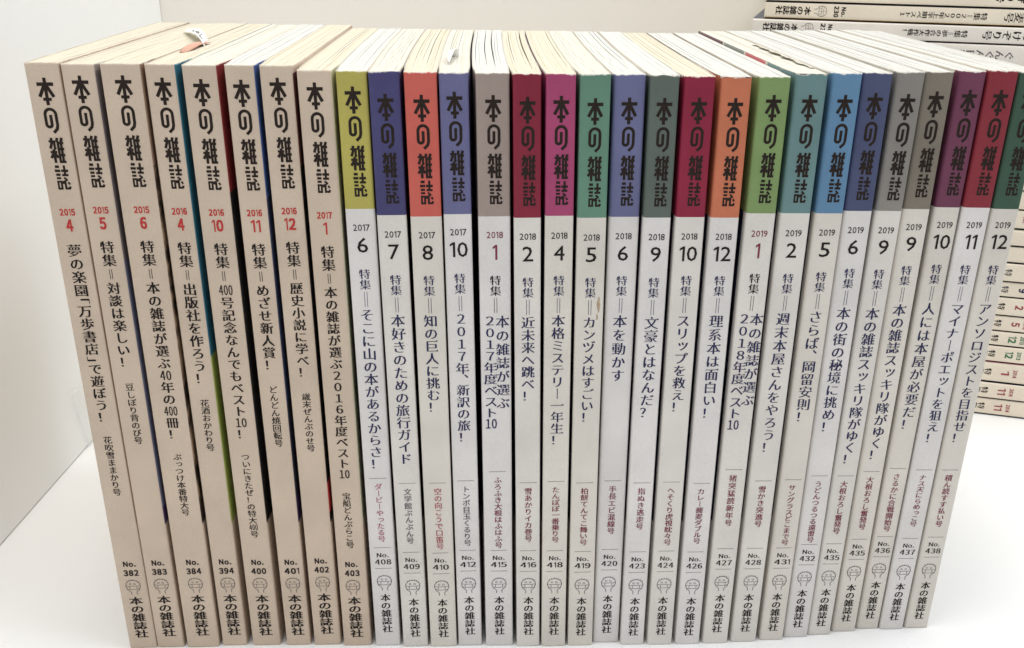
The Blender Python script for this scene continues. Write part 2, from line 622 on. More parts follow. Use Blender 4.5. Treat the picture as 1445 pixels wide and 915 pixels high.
def make_shell(root, w, h, D, eL, eR, drift, spine, left, right, rL=0.9, rR=0.8, fold=0.55, near=0.0, wide=0.0, quick=20.0):
    """wrap-round paper cover. spine/left/right: lists of (v_end, material); returns the profile functions"""
    s = lambda y: smooth((y - 0.6) / 20.0)
    dr = lambda y: drift * math.sin(math.pi * min(1.0, y / D)) * smooth(y / 12.0)
    xl = lambda y: -eL * smooth((y - 0.4) / quick) + dr(y)
    xr = lambda y: w + eR * s(y) + dr(y) + wide * y / D
    ys = [D, 120, 92, 68, 48, 34, 24, 17, 12, 8, 5.2, 3.4, 2.2]
    path = [(xl(y), y, 'L') for y in ys]
    nf = 4
    for i in range(nf + 1):
        a = math.pi / 2 * i / nf
        path.append((rL * (1 - math.sin(a)), rL * (1 - math.cos(a)) if False else rL * (1 - math.sin(a)), 'fL'))
    path = [(xl(y), y, 'L') for y in ys]
    for i in range(nf + 1):                                     # rounded fold, left
        a = math.pi / 2 * i / nf
        path.append((rL * (1 - math.cos(a)), rL * (1 - math.sin(a)), 'L' if i < nf * fold else 'S'))
    ns = 6
    for i in range(1, ns):
        x = rL + (w - rL - rR) * i / ns
        path.append((x, -0.05 * math.sin(math.pi * i / ns), 'S'))
    for i in range(nf + 1):                                     # rounded fold, right
        a = math.pi / 2 * i / nf
        path.append((w - rR * (1 - math.sin(a)), rR * (1 - math.cos(a)), 'S' if i <= nf * (1 - fold) else 'R'))
    path += [(xr(y), y, 'R') for y in reversed(ys)]
    n = len(path)
    th = 0.24
    inner = []
    for i in range(n):
        a = Vector(path[max(0, i - 1)][:2]); b = Vector(path[min(n - 1, i + 1)][:2])
        d = (b - a).normalized()
        nn = Vector((-d.y, d.x))                                # inwards: path runs left rear -> front -> right rear
        inner.append((path[i][0] + nn.x * th, path[i][1] + nn.y * th))
    cuts = sorted({0.0, 0.6, 2.0, h - 0.7, h} | {v for L in (spine, left, right) for v, _ in L if 0 < v < h})
    for v in (20, 60, 100, 135, 180): cuts.append(v)
    cuts = sorted(set(cuts))
    mats = []

    def mi(m):
        if m not in mats: mats.append(m)
        return mats.index(m)
    mi(M['edge'])

    def pick(L, v):
        for e, m in L:
            if v < e: return m
        return L[-1][1]
    verts, faces, idx = [], [], []
    rj = [random.uniform(-0.12, 0.06) for _ in range(n)]
    for c in cuts:
        for i in range(n):
            z = -c
            if c == 0.0: z += rj[i]
            verts.append((path[i][0], path[i][1], z))
    nb = len(verts)
    for c in (0.0, h):
        for i in range(n):
            z = -c
            if c == 0.0: z += rj[i]
            verts.append((inner[i][0], inner[i][1], z))
    for r in range(len(cuts) - 1):
        vm = (cuts[r] + cuts[r + 1]) / 2
        for i in range(n - 1):
            a = r * n + i
            faces.append([a, a + n, a + n + 1, a + 1])
            tags = path[i][2] + path[i + 1][2]
            m = pick(spine, vm) if tags == 'SS' or tags == 'SR' or tags == 'LS' else pick(left if 'L' in tags else right, vm)
            if near and tags != 'SS' and max(path[i][1], path[i + 1][1]) <= near: m = pick(spine, vm)
            idx.append(mi(m))
    last = (len(cuts) - 1) * n
    for i in range(n - 1):
        faces.append([i, i + 1, nb + i + 1, nb + i]); idx.append(0)
        faces.append([last + i + 1, last + i, nb + n + i, nb + n + i + 1]); idx.append(0)
        faces.append([nb + i, nb + i + 1, nb + n + i + 1, nb + n + i]); idx.append(0)
    for i in (0, n - 1):
        for r in range(len(cuts) - 1):
            pass
    a = [r * n for r in range(len(cuts))]
    faces.append(a + [nb + n, nb]); idx.append(0)
    b = [r * n + n - 1 for r in range(len(cuts))]
    faces.append(list(reversed(b)) + [nb + n - 1, nb + 2 * n - 1]); idx.append(0)
    o = mesh_obj('cover', verts, faces, mats, root, idx, smooth=False, loc=(0, 0, h * MM))
    sm = [(f < (len(cuts) - 1) * (n - 1)) for f in range(len(faces))]
    o.data.polygons.foreach_set('use_smooth', sm)
    return xl, xr


def make_pages(root, xl, xr, h, D, mat, loose=0.5, n=8):
    """page block: sewn gatherings side by side, each a little off its neighbour"""
    u = [0.0]
    for i in range(n): u.append(u[-1] + random.uniform(0.6, 1.4))
    u = [x / u[-1] for x in u]
    ys = [0.45, 2, 5, 9, 14, 20, 28, 40, 55, 72, 90, 110, 130, D - 0.5]
    ph = [random.uniform(0, 6.28) for _ in u]
    am = [0.0] + [random.uniform(-1, 1) * 0.10 * loose for _ in u[1:-1]] + [0.0]
    gp = [0.0] + [max(0.0, random.gauss(0.04, 0.07)) * (1 + 2 * loose * (random.random() < 0.3)) for _ in u[1:-1]] + [0.0]
    verts, faces, uvs = [], [], []
    for k in range(n):
        dz = random.uniform(-0.22, -0.06)
        bk = random.uniform(-0.4, 0.0)
        b0 = len(verts)
        for y in ys:
            Lx = xl(y) + 0.27; Rx = xr(y) - 0.27
            g = smooth((y - 3) / 60)

            def bx(j, side):
                x = Lx + (Rx - Lx) * u[j] + am[j] * g * math.sin(y / 17.0 + ph[j])
                return x + side * (gp[j] * g * 0.5 + 0.004)
            xa, xb = bx(k, 1), bx(k + 1, -1)
            yy = y if y < D - 1 else y + bk
            wob = 0.05 * math.sin(y * 0.23 + ph[k]) * loose
            verts += [(xa, yy, -0.02 + dz + wob), (xb, yy, -0.02 + dz + wob), (xb, yy, -h + 0.3), (xa, yy, -h + 0.3)]
            uvs += [(u[k], y / 148), (u[k + 1], y / 148), (u[k + 1], y / 148 + 1.4), (u[k], y / 148 + 1.4)]
        m = len(ys)
        for j in range(m - 1):
            a = b0 + 4 * j
            for q in range(4):
                q2 = (q + 1) % 4
                faces.append([a + q, a + q2, a + 4 + q2, a + 4 + q])
        faces.append([b0 + 3, b0 + 2, b0 + 1, b0])
        e = b0 + 4 * (m - 1)
        faces.append([e, e + 1, e + 2, e + 3])
    return mesh_obj('pages', verts, faces, [mat], root, uvs=uvs, loc=(0, 0, h * MM))


def put(k, name, mat, root, h):
    o = k.build(name, mat, root)
    if o: o.location = (0, 0, h * MM)
    return o


def spine_early(root, w, h, d, P):
    cx = w / 2 + d.get('dx', 0.1)
    o = d.get('dv', 0.0)
    k = Ink(); logotype(k, cx, 3.6 + o); put(k, 'title', M['title_ink'], root, h)
    k = Ink()
    k.hstr(d['year'], cx, 43.9 + o, 4.7, 2.2, 'bold')
    k.hstr(d['month'], cx, 48.1 + o, {1: 2.1, 2: 3.5}[len(d['month'])] if d['month'] not in ('1', '11') else {'1': 1.2, '11': 3.0}[d['month']], 3.9, 'bold')
    put(k, 'date', M[d.get('dcol', 'red')], root, h)
    k = Ink()
    if d.get('plain'):
        k.column(d['feat'], cx + 0.1, 54.0 + o, d['fe'], 'minchobold')
    elif d.get('feat'):
        k.column('特集', cx + 0.1, 53.6 + o, 62.2 + o, 'minchobold')
        for x in (-0.35, 0.35):
            k.rect(cx + x - 0.1, 63.0 + o, cx + x + 0.1, 66.3 + o)
        k.column(d['feat'], cx + 0.1, 67.2 + o, d['fe'], 'minchobold')
    else:
        k.column('特集', cx + 0.1, 53.6 + o, 62.2 + o, 'minchobold')
    put(k, 'feature_title', M['black'], root, h)
    if d.get('nick'):
        k = Ink(); k.column(d['nick'], cx + 0.1, d['s0'], d['s1'], 'small', em=3.0)
        put(k, 'nickname', M['black'], root, h)
    if d.get('no'):
        k = Ink()
        k.hstr('No.', cx, 173.3 + o * 0.6, 4.4, 2.3, 'bold')
        k.hstr(d['no'], cx + 0.1, 177.1 + o * 0.6, 5.3, 2.6, 'bold')
        put(k, 'issue_number', M['black'], root, h)
        k = Ink(); emblem(k, cx, 179.9 + o * 0.6, 0.93); put(k, 'emblem', M['grey'], root, h)
        k = Ink(); k.column('本の雑誌社', cx + 0.1, 187.4 + o * 0.6, 205.8 + o * 0.6, 'brush', em=4.9)
        put(k, 'publisher_name', M['black'], root, h)


def spine_late(root, w, h, d, P):
    cx = w / 2 + d.get('dx', 0.1)
    o = d['t0'] - 6.5
    k = Ink(); logotype(k, cx, d['t0']); put(k, 'title', M['title_ink'], root, h)
    k = Ink()
    k.hstr(d['year'], cx, 49.6 + o, 5.2, 2.1, 'semi')
    k.hstr(d['month'], cx, 55.3 + o, {1: 3.4, 2: 5.7}[len(d['month'])] if d['month'] not in ('1', '11') else {'1': 1.45, '11': 3.9}[d['month']], 4.9, 'semi')
    put(k, 'date', M['crimson' if d['month'] == '1' else 'black'], root, h)
    k = Ink()
    fc = M['black' if d['month'] == '1' else 'navy']
    t = d['tk']
    k.column('特集', cx, t, t + 7.1, 'mincho', em=3.6)
    for x in (-0.42, 0.42):
        k.rect(cx + x - 0.08, t + 7.7, cx + x + 0.08, t + 12.9)
    if isinstance(d['feat'], tuple):
        put(k, 'feature_heading', fc, root, h)
        k = Ink()
        k.column(d['feat'][0], cx + 2.15, t + 13.5, t + 13.5 + 34.3, 'mincho', em=4.6)
        k.column(d['feat'][1], cx - 1.95, t + 13.5, d['fe'], 'mincho', em=4.6)
        put(k, 'feature_title', M['navy'], root, h)
    else:
        k.column(d['feat'], cx, t + 13.4, d['fe'], 'mincho', em=min(4.75, 1.04 * (d['fe'] - t - 13.4) / len(d['feat'].replace('{', '').replace('}', ''))))
        put(k, 'feature_title', fc, root, h)
    k = Ink(); k.column(d['nick'], cx, d['r1'] + 2.0, d['se'], 'small', em=2.85)
    put(k, 'nickname', M[d.get('ncol', 'crimson')], root, h)
    p = d['pb'] - 205.0
    k = Ink()
    k.hstr('No.', cx, 170.7 + p, 4.3, 1.8, 'didot')
    k.hstr(d['no'], cx, 173.6 + p, 5.9, 2.2, 'didot')
    put(k, 'issue_number', M['black'], root, h)
    for v in (d['r1'], 167.5 + p, 176.4 + p):
        k = Ink()
        k.rect(cx - 3.0, v - 0.085, cx + 3.0, v + 0.085)
        put(k, 'ruled_line', M['rule'], root, h)
    k = Ink(); emblem(k, cx, 179.2 + p, 0.95); put(k, 'emblem', M['grey'], root, h)
    k = Ink(); k.column('本の雑誌社', cx, 187.5 + p, 205 + p, 'minchobold', em=3.75); put(k, 'publisher_name', M['black'], root, h)


POSE = [(-142.74, 1.88, -0.12, 210.86, 9.92), (-132.65, 2.05, -0.06, 210.51, 9.80), (-121.53, 1.72, 0.01, 210.76, 11.70),
        (-108.59, 2.27, -0.08, 210.62, 8.98), (-97.31, 1.94, -0.19, 210.53, 10.23), (-84.63, 1.61, -0.25, 210.67, 8.83),
        (-74.26, 1.42, -0.28, 210.67, 9.83), (-63.14, 0.58, -0.32, 209.50, 10.16), (-51.22, 0.17, -0.45, 209.47, 9.21),
        (-40.77, -0.74, -0.68, 209.52, 9.23), (-30.50, -1.10, -0.62, 209.48, 9.76), (-20.04, -0.93, -0.65, 209.42, 8.75),
        (-9.66, -1.31, -0.50, 209.42, 10.12), (1.96, -2.12, -0.65, 209.40, 8.56), (11.29, -2.44, -0.48, 209.51, 8.98),
        (21.29, -2.37, -0.44, 209.49, 9.30), (31.00, -0.82, -0.27, 209.30, 9.73), (41.44, -2.62, -0.14, 209.43, 8.74),
        (51.60, -2.99, -0.13, 209.20, 9.30), (62.29, -3.04, -0.00, 209.15, 9.18), (72.88, -2.92, 0.27, 209.22, 9.49),
        (83.83, -2.44, 0.33, 210.13, 9.69), (95.21, -1.69, 0.36, 210.32, 9.04), (105.01, -0.27, 0.34, 210.35, 9.27),
        (114.72, 0.78, 0.69, 210.59, 8.76), (124.89, 2.51, 0.49, 210.49, 9.14), (135.11, 3.90, 0.82, 210.61, 8.59),
        (144.27, 3.24, 0.88, 210.87, 9.12), (154.38, 3.75, 0.82, 210.51, 9.14)]
YAW = {0: 1.19, 28: 0.12}

BK = (20, 20, 22)
EARLY = [
    dict(year='2015', month='4', plain=1, feat='夢の楽園「万歩書店」で遊ぼう！', fe=117.1, nick='花吹雪ままかり号', s0=122.2, s1=145.4, no='382', dv=0.7, pg='cream',
         label='leftmost aged beige magazine in the row, red 2015 4 on its spine, numbered 382'),
    dict(year='2015', month='5', feat='対談は楽しい！', fe=96.7, nick='豆しぼり背のび号', s0=102.2, s1=125.0, no='383', dv=-0.3, pg='cream',
         right=[(2, (120, 112, 108)), (60, (96, 90, 92)), (150, (88, 90, 112)), (157, (66, 48, 82))],
         label='aged beige magazine with red 2015 5 and a slate blue back cover, numbered 383'),
    dict(year='2015', month='6', feat='本の雑誌が選ぶ{40}年の{400}冊！', fe=123.6, nick='ぶっつけ本番特大号', s0=128.8, s1=153.6, no='384', dv=-0.3, pg='cream', dx=0.35,
         right=[(30, (120, 96, 78)), (157, 'rock')],
         label='thickest aged beige magazine on the left with red 2015 6, numbered 384'),
    dict(year='2016', month='4', feat='出版社を作ろう！', fe=103.1, nick='花酒おかわり号', s0=108.6, s1=128.2, no='394', dv=0.2, pg='cream', dx=0.3,
         right=[(93, (36, 92, 112)), (157, (126, 140, 62))],
         label='aged beige magazine with red 2016 4 and a teal and green back cover, numbered 394'),
    dict(year='2016', month='10', feat='{400}号記念なんでもベスト{10}！', fe=123.7, nick='ついにきたぜ！の特大{400}号', s0=129.0, s1=163.0, no='400', dv=0.4, pg='mid',
         right=[(38, (112, 34, 36)), (157, 'blackart')],
         label='aged beige magazine with red 2016 10 and a red and black back cover, numbered 400'),
    dict(year='2016', month='11', feat='めざせ新人賞！', fe=98.1, nick='どんどん焼回転号', s0=103.6, s1=126.6, no='401', dv=0.6, pg='white',
         right=[(40, (52, 76, 128)), (110, (50, 58, 84)), (146, (44, 46, 62)), (157, (56, 40, 72))],
         label='aged beige magazine with red 2016 11 and a blue back cover, numbered 401'),
    dict(year='2016', month='12', feat='歴史小説に学べ！', fe=100.7, nick='歳末ぜんぶのせ号', s0=106.3, s1=128.5, no='402', dv=-0.1, pg='cream',
         right=[(2.2, (168, 150, 134)), (30, (78, 44, 42)), (141, BK), (153, (176, 52, 52)), (157, BK)],
         label='aged beige magazine with red 2016 12 and a black back cover, numbered 402'),
    dict(year='2017', month='1', feat='本の雑誌が選ぶ２０１６年度ベスト{10}', fe=138.0, nick='宝船どんぶらこ号', s0=143.3, s1=166.3, no='403', dv=-0.1, pg='cream', dx=-0.1,
         right=[(157, (170, 168, 140))],
         label='aged beige magazine with red 2017 1, beside the yellow banded one, numbered 403'),
]
LATE = [
    ('2017', '6', (172, 162, 78), 'そこに山の本があるからさ！', 'ダービーやったる号', '408', 'pink', 4.5, 41.6, 61.1, 134.0, 137.5, 163.6, 203.5, 'white', 'white magazine with a yellow green band at the top of its spine, numbered 408'),
    ('2017', '7', (68, 66, 108), '本好きのための旅行ガイド', '文学館ぶんぶん号', '409', 'grey', 6.5, 43.4, 62.8, 131.8, 139.2, 164.1, 205.2, 'mid', 'white magazine with a dark indigo band dated 2017 7, numbered 409'),
    ('2017', '8', (192, 90, 78), '知の巨人に挑む！', '空の向こうで口笛号', '410', 'rose', 6.6, 43.7, 62.9, 111.8, 139.0, 166.5, 205.4, 'cream', 'white magazine with a coral red band dated 2017 8, numbered 410'),
    ('2017', '10', (100, 100, 138), '２０１７年、新訳の旅！', 'トンボ目玉くるり号', '412', 'grey', 5.6, 42.9, 62.2, 123.3, 138.3, 165.2, 204.5, 'mid', 'white magazine with a slate blue band dated 2017 10, numbered 412'),
    ('2018', '1', (152, 136, 128), ('本の雑誌が選ぶ', '２０１７年度ベスト{10}'), 'ふろふき大根はふはふ号', '415', 'crimson', 6.4, 43.5, 62.8, 118.0, 134.6, 166.1, 204.5, 'white', 'white magazine with a warm grey band and two text columns, dated 2018 1, numbered 415'),
    ('2018', '2', (128, 34, 54), '近未来へ跳べ！', '雪あかりイカ巻号', '416', 'crimson', 6.7, 43.7, 63.2, 107.4, 138.7, 163.0, 204.3, 'cream', 'white magazine with a dark crimson band dated 2018 2, numbered 416'),
    ('2018', '4', (160, 64, 104), '本格ミステリー一年生！', 'たんぽぽ一番乗り号', '418', 'crimson', 6.4, 43.1, 62.6, 124.1, 138.3, 163.5, 204.4, 'cream', 'white magazine with a magenta pink band dated 2018 4, numbered 418'),
    ('2018', '5', (94, 132, 112), 'カンヅメはすごい！', '柏餅てんてこ舞い号', '419', 'crimson', 7.0, 43.7, 63.3, 115.5, 139.0, 164.9, 205.0, 'mid', 'white magazine with a sea green band and a small brown stain, numbered 419'),
    ('2018', '6', (102, 104, 140), '本を動かす', '手長エビ混線号', '420', 'crimson', 6.8, 43.6, 63.0, 100.8, 139.0, 161.1, 205.1, 'white', 'white magazine with a blue grey band set slightly back, dated 2018 6, numbered 420'),
    ('2018', '9', (90, 100, 92), '文豪とはなんだ？', '指ぬき逃走号', '423', 'crimson', 6.7, 43.5, 63.2, 113.9, 139.1, 158.4, 205.3, 'white', 'white magazine with a dark greenish grey band dated 2018 9, numbered 423'),
    ('2018', '10', (134, 32, 58), 'スリップを救え！', 'へそくり虎視眈々号', '424', 'crimson', 6.2, 43.0, 62.2, 111.4, 138.5, 164.8, 204.7, 'cream', 'white magazine with a wine red band dated 2018 10, numbered 424'),
    ('2018', '12', (188, 108, 76), '理系本は面白い！', 'カレー蕎麦ダブル号', '426', 'crimson', 6.2, 43.1, 62.2, 113.9, 139.1, 164.3, 205.2, 'white', 'white magazine with an orange band dated 2018 12, numbered 426'),
    ('2019', '1', (118, 142, 88), ('本の雑誌が選ぶ', '２０１８年度ベスト{10}'), '猪突猛読新年号', '427', 'crimson', 5.3, 41.8, 61.6, 118.5, 133.9, 157.2, 204.2, 'white', 'white magazine with a leaf green band and two text columns, dated 2019 1, numbered 427'),
    ('2019', '2', (100, 130, 130), '週末本屋さんをやろう！', '雪かき突進号', '428', 'crimson', 6.2, 42.8, 62.7, 128.7, 139.8, 158.9, 205.5, 'mid', 'white magazine with a grey teal band and colour blocks along its top edge, numbered 428'),
    ('2019', '5', (92, 130, 162), 'さらば、岡留安則！', 'サングラスどこまで号', '431', 'crimson', 6.4, 43.2, 62.6, 117.5, 140.1, 167.6, 206.2, 'white', 'white magazine with a sky blue band dated 2019 5, numbered 431'),
    ('2019', '6', (72, 78, 108), '本の街の秘境に挑め！', 'うどんつるつる遠雷号', '432', 'crimson', 6.0, 42.8, 61.9, 122.2, 139.5, 167.6, 205.9, 'white', 'white magazine with a navy band dated 2019 6, numbered 432'),
    ('2019', '9', (132, 128, 122), '本の雑誌スッキリ隊がゆく！', '大根おろし奮発号', '435', 'crimson', 6.6, 43.3, 62.8, 135.9, 140.5, 165.0, 206.7, 'white', 'left of two magazines numbered 435, light grey band, next to the navy banded one'),
    ('2019', '9', (122, 114, 102), '本の雑誌スッキリ隊がゆく！', '大根おろし奮発号', '435', 'crimson', 5.9, 43.0, 62.0, 135.1, 139.7, 164.3, 205.9, 'white', 'right of two magazines numbered 435, brownish grey band, next to the purple banded one'),
    ('2019', '10', (108, 58, 80), '人には本屋が必要だ！', 'さるかに合戦開始号', '436', 'crimson', 5.7, 42.9, 62.1, 124.0, 139.5, 166.3, 206.0, 'white', 'white magazine with a plum purple band dated 2019 10, numbered 436'),
    ('2019', '11', (130, 44, 54), 'マイナーポエットを狙え！', 'ナス天にらめっこ号', '437', 'crimson', 5.8, 43.1, 62.4, 129.3, 140.1, 164.2, 206.8, 'white', 'white magazine with a brick red band dated 2019 11, numbered 437'),
    ('2019', '12', (60, 86, 70), 'アンソロジストを目指せ！', '積ん読すす払い号', '438', 'crimson', 5.6, 43.3, 62.3, 129.3, 140.2, 164.4, 206.4, 'white', 'rightmost magazine in the row with a dark green band dated 2019 12, numbered 438'),
]
D = 148.0
PM = {}


def pm(rgb, wear=0.8):
    key = (rgb, wear)
    if key not in PM:
        c = lin(rgb, K * (0.90 if wear == 0.31 else 0.64))
        g = 0.3 * c[0] + 0.6 * c[1] + 0.1 * c[2]
        c = tuple(x * 0.94 + g * 0.06 for x in c[:3]) + (1.0,)
        PM[key] = paper_mat('printed_cover', c, wear=wear, mottle=0.05, spec=0.18)
    return PM[key]


M['rock'] = art_mat('brown_cover_art', lin((52, 42, 34)), lin((150, 124, 98)), 120)
M['blackart'] = art_mat('wispy_black_cover_art', lin((24, 24, 26)), lin((38, 38, 40)), 60)


def side(L):
    out = []
    for v, c in L:
        out.append((v, M[c] if isinstance(c, str) else pm(c, 0.31)))
    return out


def base_gap(i):
    x, y, l, h, w = POSE[i]
    x2, _, l2, _, _ = POSE[i + 1]
    gb = x2 - x - w
    gt = gb + 210 * math.radians(l2 - l)
    return max(0.0, min(gb, gt))


def row_magazine(i):
    x, y, l, h, w = POSE[i]
    lz = w * math.sin(math.radians(l)) if l > 0 else 0.0
    root = empty('magazine', (x * MM, y * MM, (lz + 0.05) * MM), (0, math.radians(l), math.radians(YAW.get(i, 0.0))))
    eR = base_gap(i) * 0.47 if i < 28 else 0.4
    eL = base_gap(i - 1) * 0.47 if i > 0 else 0.3
    drift = -0.75 * smooth((i - 5) / 4.0) * smooth((22 - i) / 4.0)
    if i < 8:
        d = EARLY[i]
        sp = [(300, M['early'])]
        rt = side(d.get('right', [(157, (150, 130, 112))])) + [(300, M['early'])]
        lf = [(300, M['early'])]
        xl, xr = make_shell(root, w, h, D, eL, eR, drift, sp, lf, rt, 0.6, 0.75, wide=2.7 if i == 0 else 0.0)
        pages = make_pages(root, xl, xr, h, D, M['pages_' + d['pg']], 0.5)
        spine_early(root, w, h, d, None)
        label = d['label']
    else:
        yr, mo, bc, ft, nk, no, ncol, t0, band, tk, fe, r1, se, pb, pg, label = LATE[i - 8]
        d = dict(year=yr, month=mo, feat=ft, nick=nk, no=no, ncol=ncol, t0=t0, tk=tk, fe=fe, r1=r1, se=se, pb=pb, dx=0.12)
        b = pm(bc)
        LP = M['late_cool' if i in (8, 11, 12, 16, 17, 19, 23, 27) else 'late_warm' if i in (10, 14, 15, 22, 25, 26, 28) else 'late']
        sp = [(band, b), (300, LP)]
        lf = [(0.01 if i in (19, 21) else 0.9, M['edge']), (band, b), (157, M['art_and_gap_dark']), (300, LP)]
        rt = [(0.9, M['edge']), (band, b), (157, M['art_black']), (300, LP)]
        big = 1.15 if i >= 16 else 0.8
        xl, xr = make_shell(root, w, h, D, eL, eR, drift, sp, lf, rt, big, 0.7, fold=0.3, near=3.5 if i >= 16 else 3.0, quick=10.5 if i >= 16 else 20.0)
        pages = make_pages(root, xl, xr, h, D, M['pages_' + pg], 1.3 if 9 <= i <= 16 else 0.5)
        spine_late(root, w, h, d, None)
    tag(root, label, 'magazine', 'magazines standing in the row')
    return root, xl, xr, h, w


ROW = [row_magazine(i) for i in range(29)]


def fan_blocks(i, blocks, first):
    """colour blocks printed along the upper front cover, with white bars between: part of the cover print"""
    root, xl, xr, h, w = ROW[i]
    y = first
    for c, y1 in blocks:
        n = 8
        vs, fs = [], []
        for j in range(n + 1):
            yy = y + (y1 - y) * j / n
            vs += [(xl(yy) - 0.03, yy, -0.10), (xl(yy) - 0.03, yy, -43.0)]
        for j in range(n):
            fs.append([2 * j, 2 * j + 2, 2 * j + 3, 2 * j + 1])
        mesh_obj('colour_block', vs, fs, [pm(c, 0.3)], root, loc=(0, 0, h * MM))
        vs, fs = [], []
        for yy in (y1, y1 + 3.0):
            vs += [(xl(yy) - 0.03, yy, -0.10), (xl(yy) - 0.03, yy, -43.0)]
        if y1 < D - 6: mesh_obj('white_bar', vs, [[0, 2, 3, 1]], [M['edge']], root, loc=(0, 0, h * MM))
        y = y1 + 3.0


fan_blocks(21, [((100, 130, 130), 31), ((206, 96, 104), 61), ((132, 138, 132), 96), ((100, 54, 72), 146)], 2.5)
fan_blocks(19, [((188, 108, 76), 27), ((74, 84, 88), 57), ((70, 76, 96), 90), ((58, 60, 84), 146)], 2.5)

# torn, curled strip of cover standing off the upper edge
_root, _xl, _xr, _h, _w = ROW[21]
vs, fs = [], []
nt_ = 34
for j in range(nt_ + 1):
    yy = 14 + 74 * j / nt_
    e = math.sin(math.pi * j / nt_) ** 0.6
    xx = _xr(yy) - 2.1 - 1.0 * e + 0.5 * math.sin(j * 0.9) + random.uniform(-0.25, 0.25)
    zz = 0.1 + e * (0.5 + 0.3 * random.random())
    vs += [(_xr(yy) - 0.45, yy, 0.12), (xx + 0.8, yy, zz + 0.15), (xx, yy, zz)]
for j in range(nt_):
    a = 3 * j
    fs += [[a, a + 1, a + 4, a + 3], [a + 1, a + 2, a + 5, a + 4]]
mesh_obj('torn_cover_edge', vs, fs, [M['edge']], _root, loc=(0, 0, _h * MM))

# brown stain on one spine
_root, _xl, _xr, _h, _w = ROW[15]
k = Ink()
for cx_, cv_, rx, ry, n in ((7.6, 72.5, 0.55, 3.2, 18), (7.2, 77.0, 0.4, 1.2, 12), (4.9, 79.3, 0.25, 0.7, 9), (5.6, 82.6, 0.2, 0.4, 8)):
    pts = [(cx_ + rx * math.cos(6.283 * i / n) * random.uniform(0.55, 1.2), cv_ + ry * math.sin(6.283 * i / n) * random.uniform(0.7, 1.1)) for i in range(n)]
    k.poly(pts, [list(range(n))])
M['stain_thin'], _nt, _b = new_mat('brown_stain')
_b.inputs['Base Color'].default_value = lin((176, 146, 112))
_b.inputs['Alpha'].default_value = 0.55
o = k.build('stain', M['stain_thin'], _root, y=-0.075)
o.location = (0, 0, _h * MM)

# ------------------------------------------------------------------ table and walls
M['table'] = wall_mat('white_table', (0.88, 0.885, 0.885, 1), 0.45, 0.015)
M['wall_l'] = wall_mat('white_wall', (0.92, 0.93, 0.925, 1), 0.75, 0.015)
M['wall_b'] = wall_mat('cream_wall', (0.90, 0.855, 0.78, 1), 0.8, 0.02)


def box(name, x0, x1, y0, y1, z0, z1, mat, parent=None, bev=0.0):
    v = [(x, y, z) for x in (x0, x1) for y in (y0, y1) for z in (z0, z1)]
    f = [[0, 1, 3, 2], [4, 6, 7, 5], [0, 4, 5, 1], [2, 3, 7, 6], [0, 2, 6, 4], [1, 5, 7, 3]]
    o = mesh_obj(name, v, f, [mat], parent)
    if bev:
        b = o.modifiers.new('bevel', 'BEVEL')
        b.width = bev * MM
        b.segments = 2
    return o


tag(box('table', -260, 1400, -900, 357, -30, 0, M['table']), 'white table top under the magazines', 'table', kind='structure')
wl = mesh_obj('left_wall', [(x, y, z) for z in (0.6, 700) for x, y in ((-264.8, -780), (-205.6, 358), (-225.6, 358), (-284.8, -780))],
              [[0, 1, 5, 4], [1, 2, 6, 5], [2, 3, 7, 6], [3, 0, 4, 7], [4, 5, 6, 7], [3, 2, 1, 0]], [M['wall_l']])
tag(wl, 'white wall at the left end of the table', 'wall', kind='structure')
wb = box('back_wall', -230, 1400, 358.5, 380, -30, 700, M['wall_b'])
tag(wb, 'cream wall behind the magazines', 'wall', kind='structure')

# clear plastic sheet leaning on the white wall, half hidden by the first magazine
m, nt, b = new_mat('clear_plastic')
b.inputs['Base Color'].default_value = (0.93, 0.93, 0.91, 1)
b.inputs['Roughness'].default_value = 0.12
b.inputs['Alpha'].default_value = 0.16
M['plastic'] = m
pts = [(166.5, 0.6), (160.2, 26), (158.4, 32.0), (161.0, 34.6), (170, 33.0), (215, 37.5), (222, 34), (222, 0.6)]
vs = []
for off in (0.6, 1.3):
    for y, z in pts:
        x = -214.9 + (y - 166.5) * 0.048 + off
        vs.append((x, y, z))
n = len(pts)
fs = [list(range(n - 1, -1, -1)), list(range(n, 2 * n))] + [[i, (i + 1) % n, n + (i + 1) % n, n + i] for i in range(n)]
o = mesh_obj('plastic_sheet', vs, fs, [m])
tag(o, 'faint clear plastic sheet leaning against the white wall beside the first magazine', 'plastic sheet')

# ------------------------------------------------------------------ paper slips in the upper page edges
M['slip'] = paper_mat('white_slip_paper', (0.86, 0.86, 0.83, 1), 0.6, wear=0.0, mottle=0.02)
M['slip_tan'] = paper_mat('tan_slip_paper', lin((206, 160, 138), 1.0), 0.6, wear=0.0, mottle=0.08)


def ribbon(name, rows, mat, parent=None):
    vs = [p for r in rows for p in r]
    w = len(rows[0])
    fs = []
    for i in range(len(rows) - 1):
        for j in range(w - 1):
            a = i * w + j
            fs.append([a, a + 1, a + w + 1, a + w])
    o = mesh_obj(name, vs, fs, [mat], parent, smooth=True)
    s = o.modifiers.new('thickness', 'SOLIDIFY')
    s.thickness = 0.12 * MM
    s.offset = 0
    return o


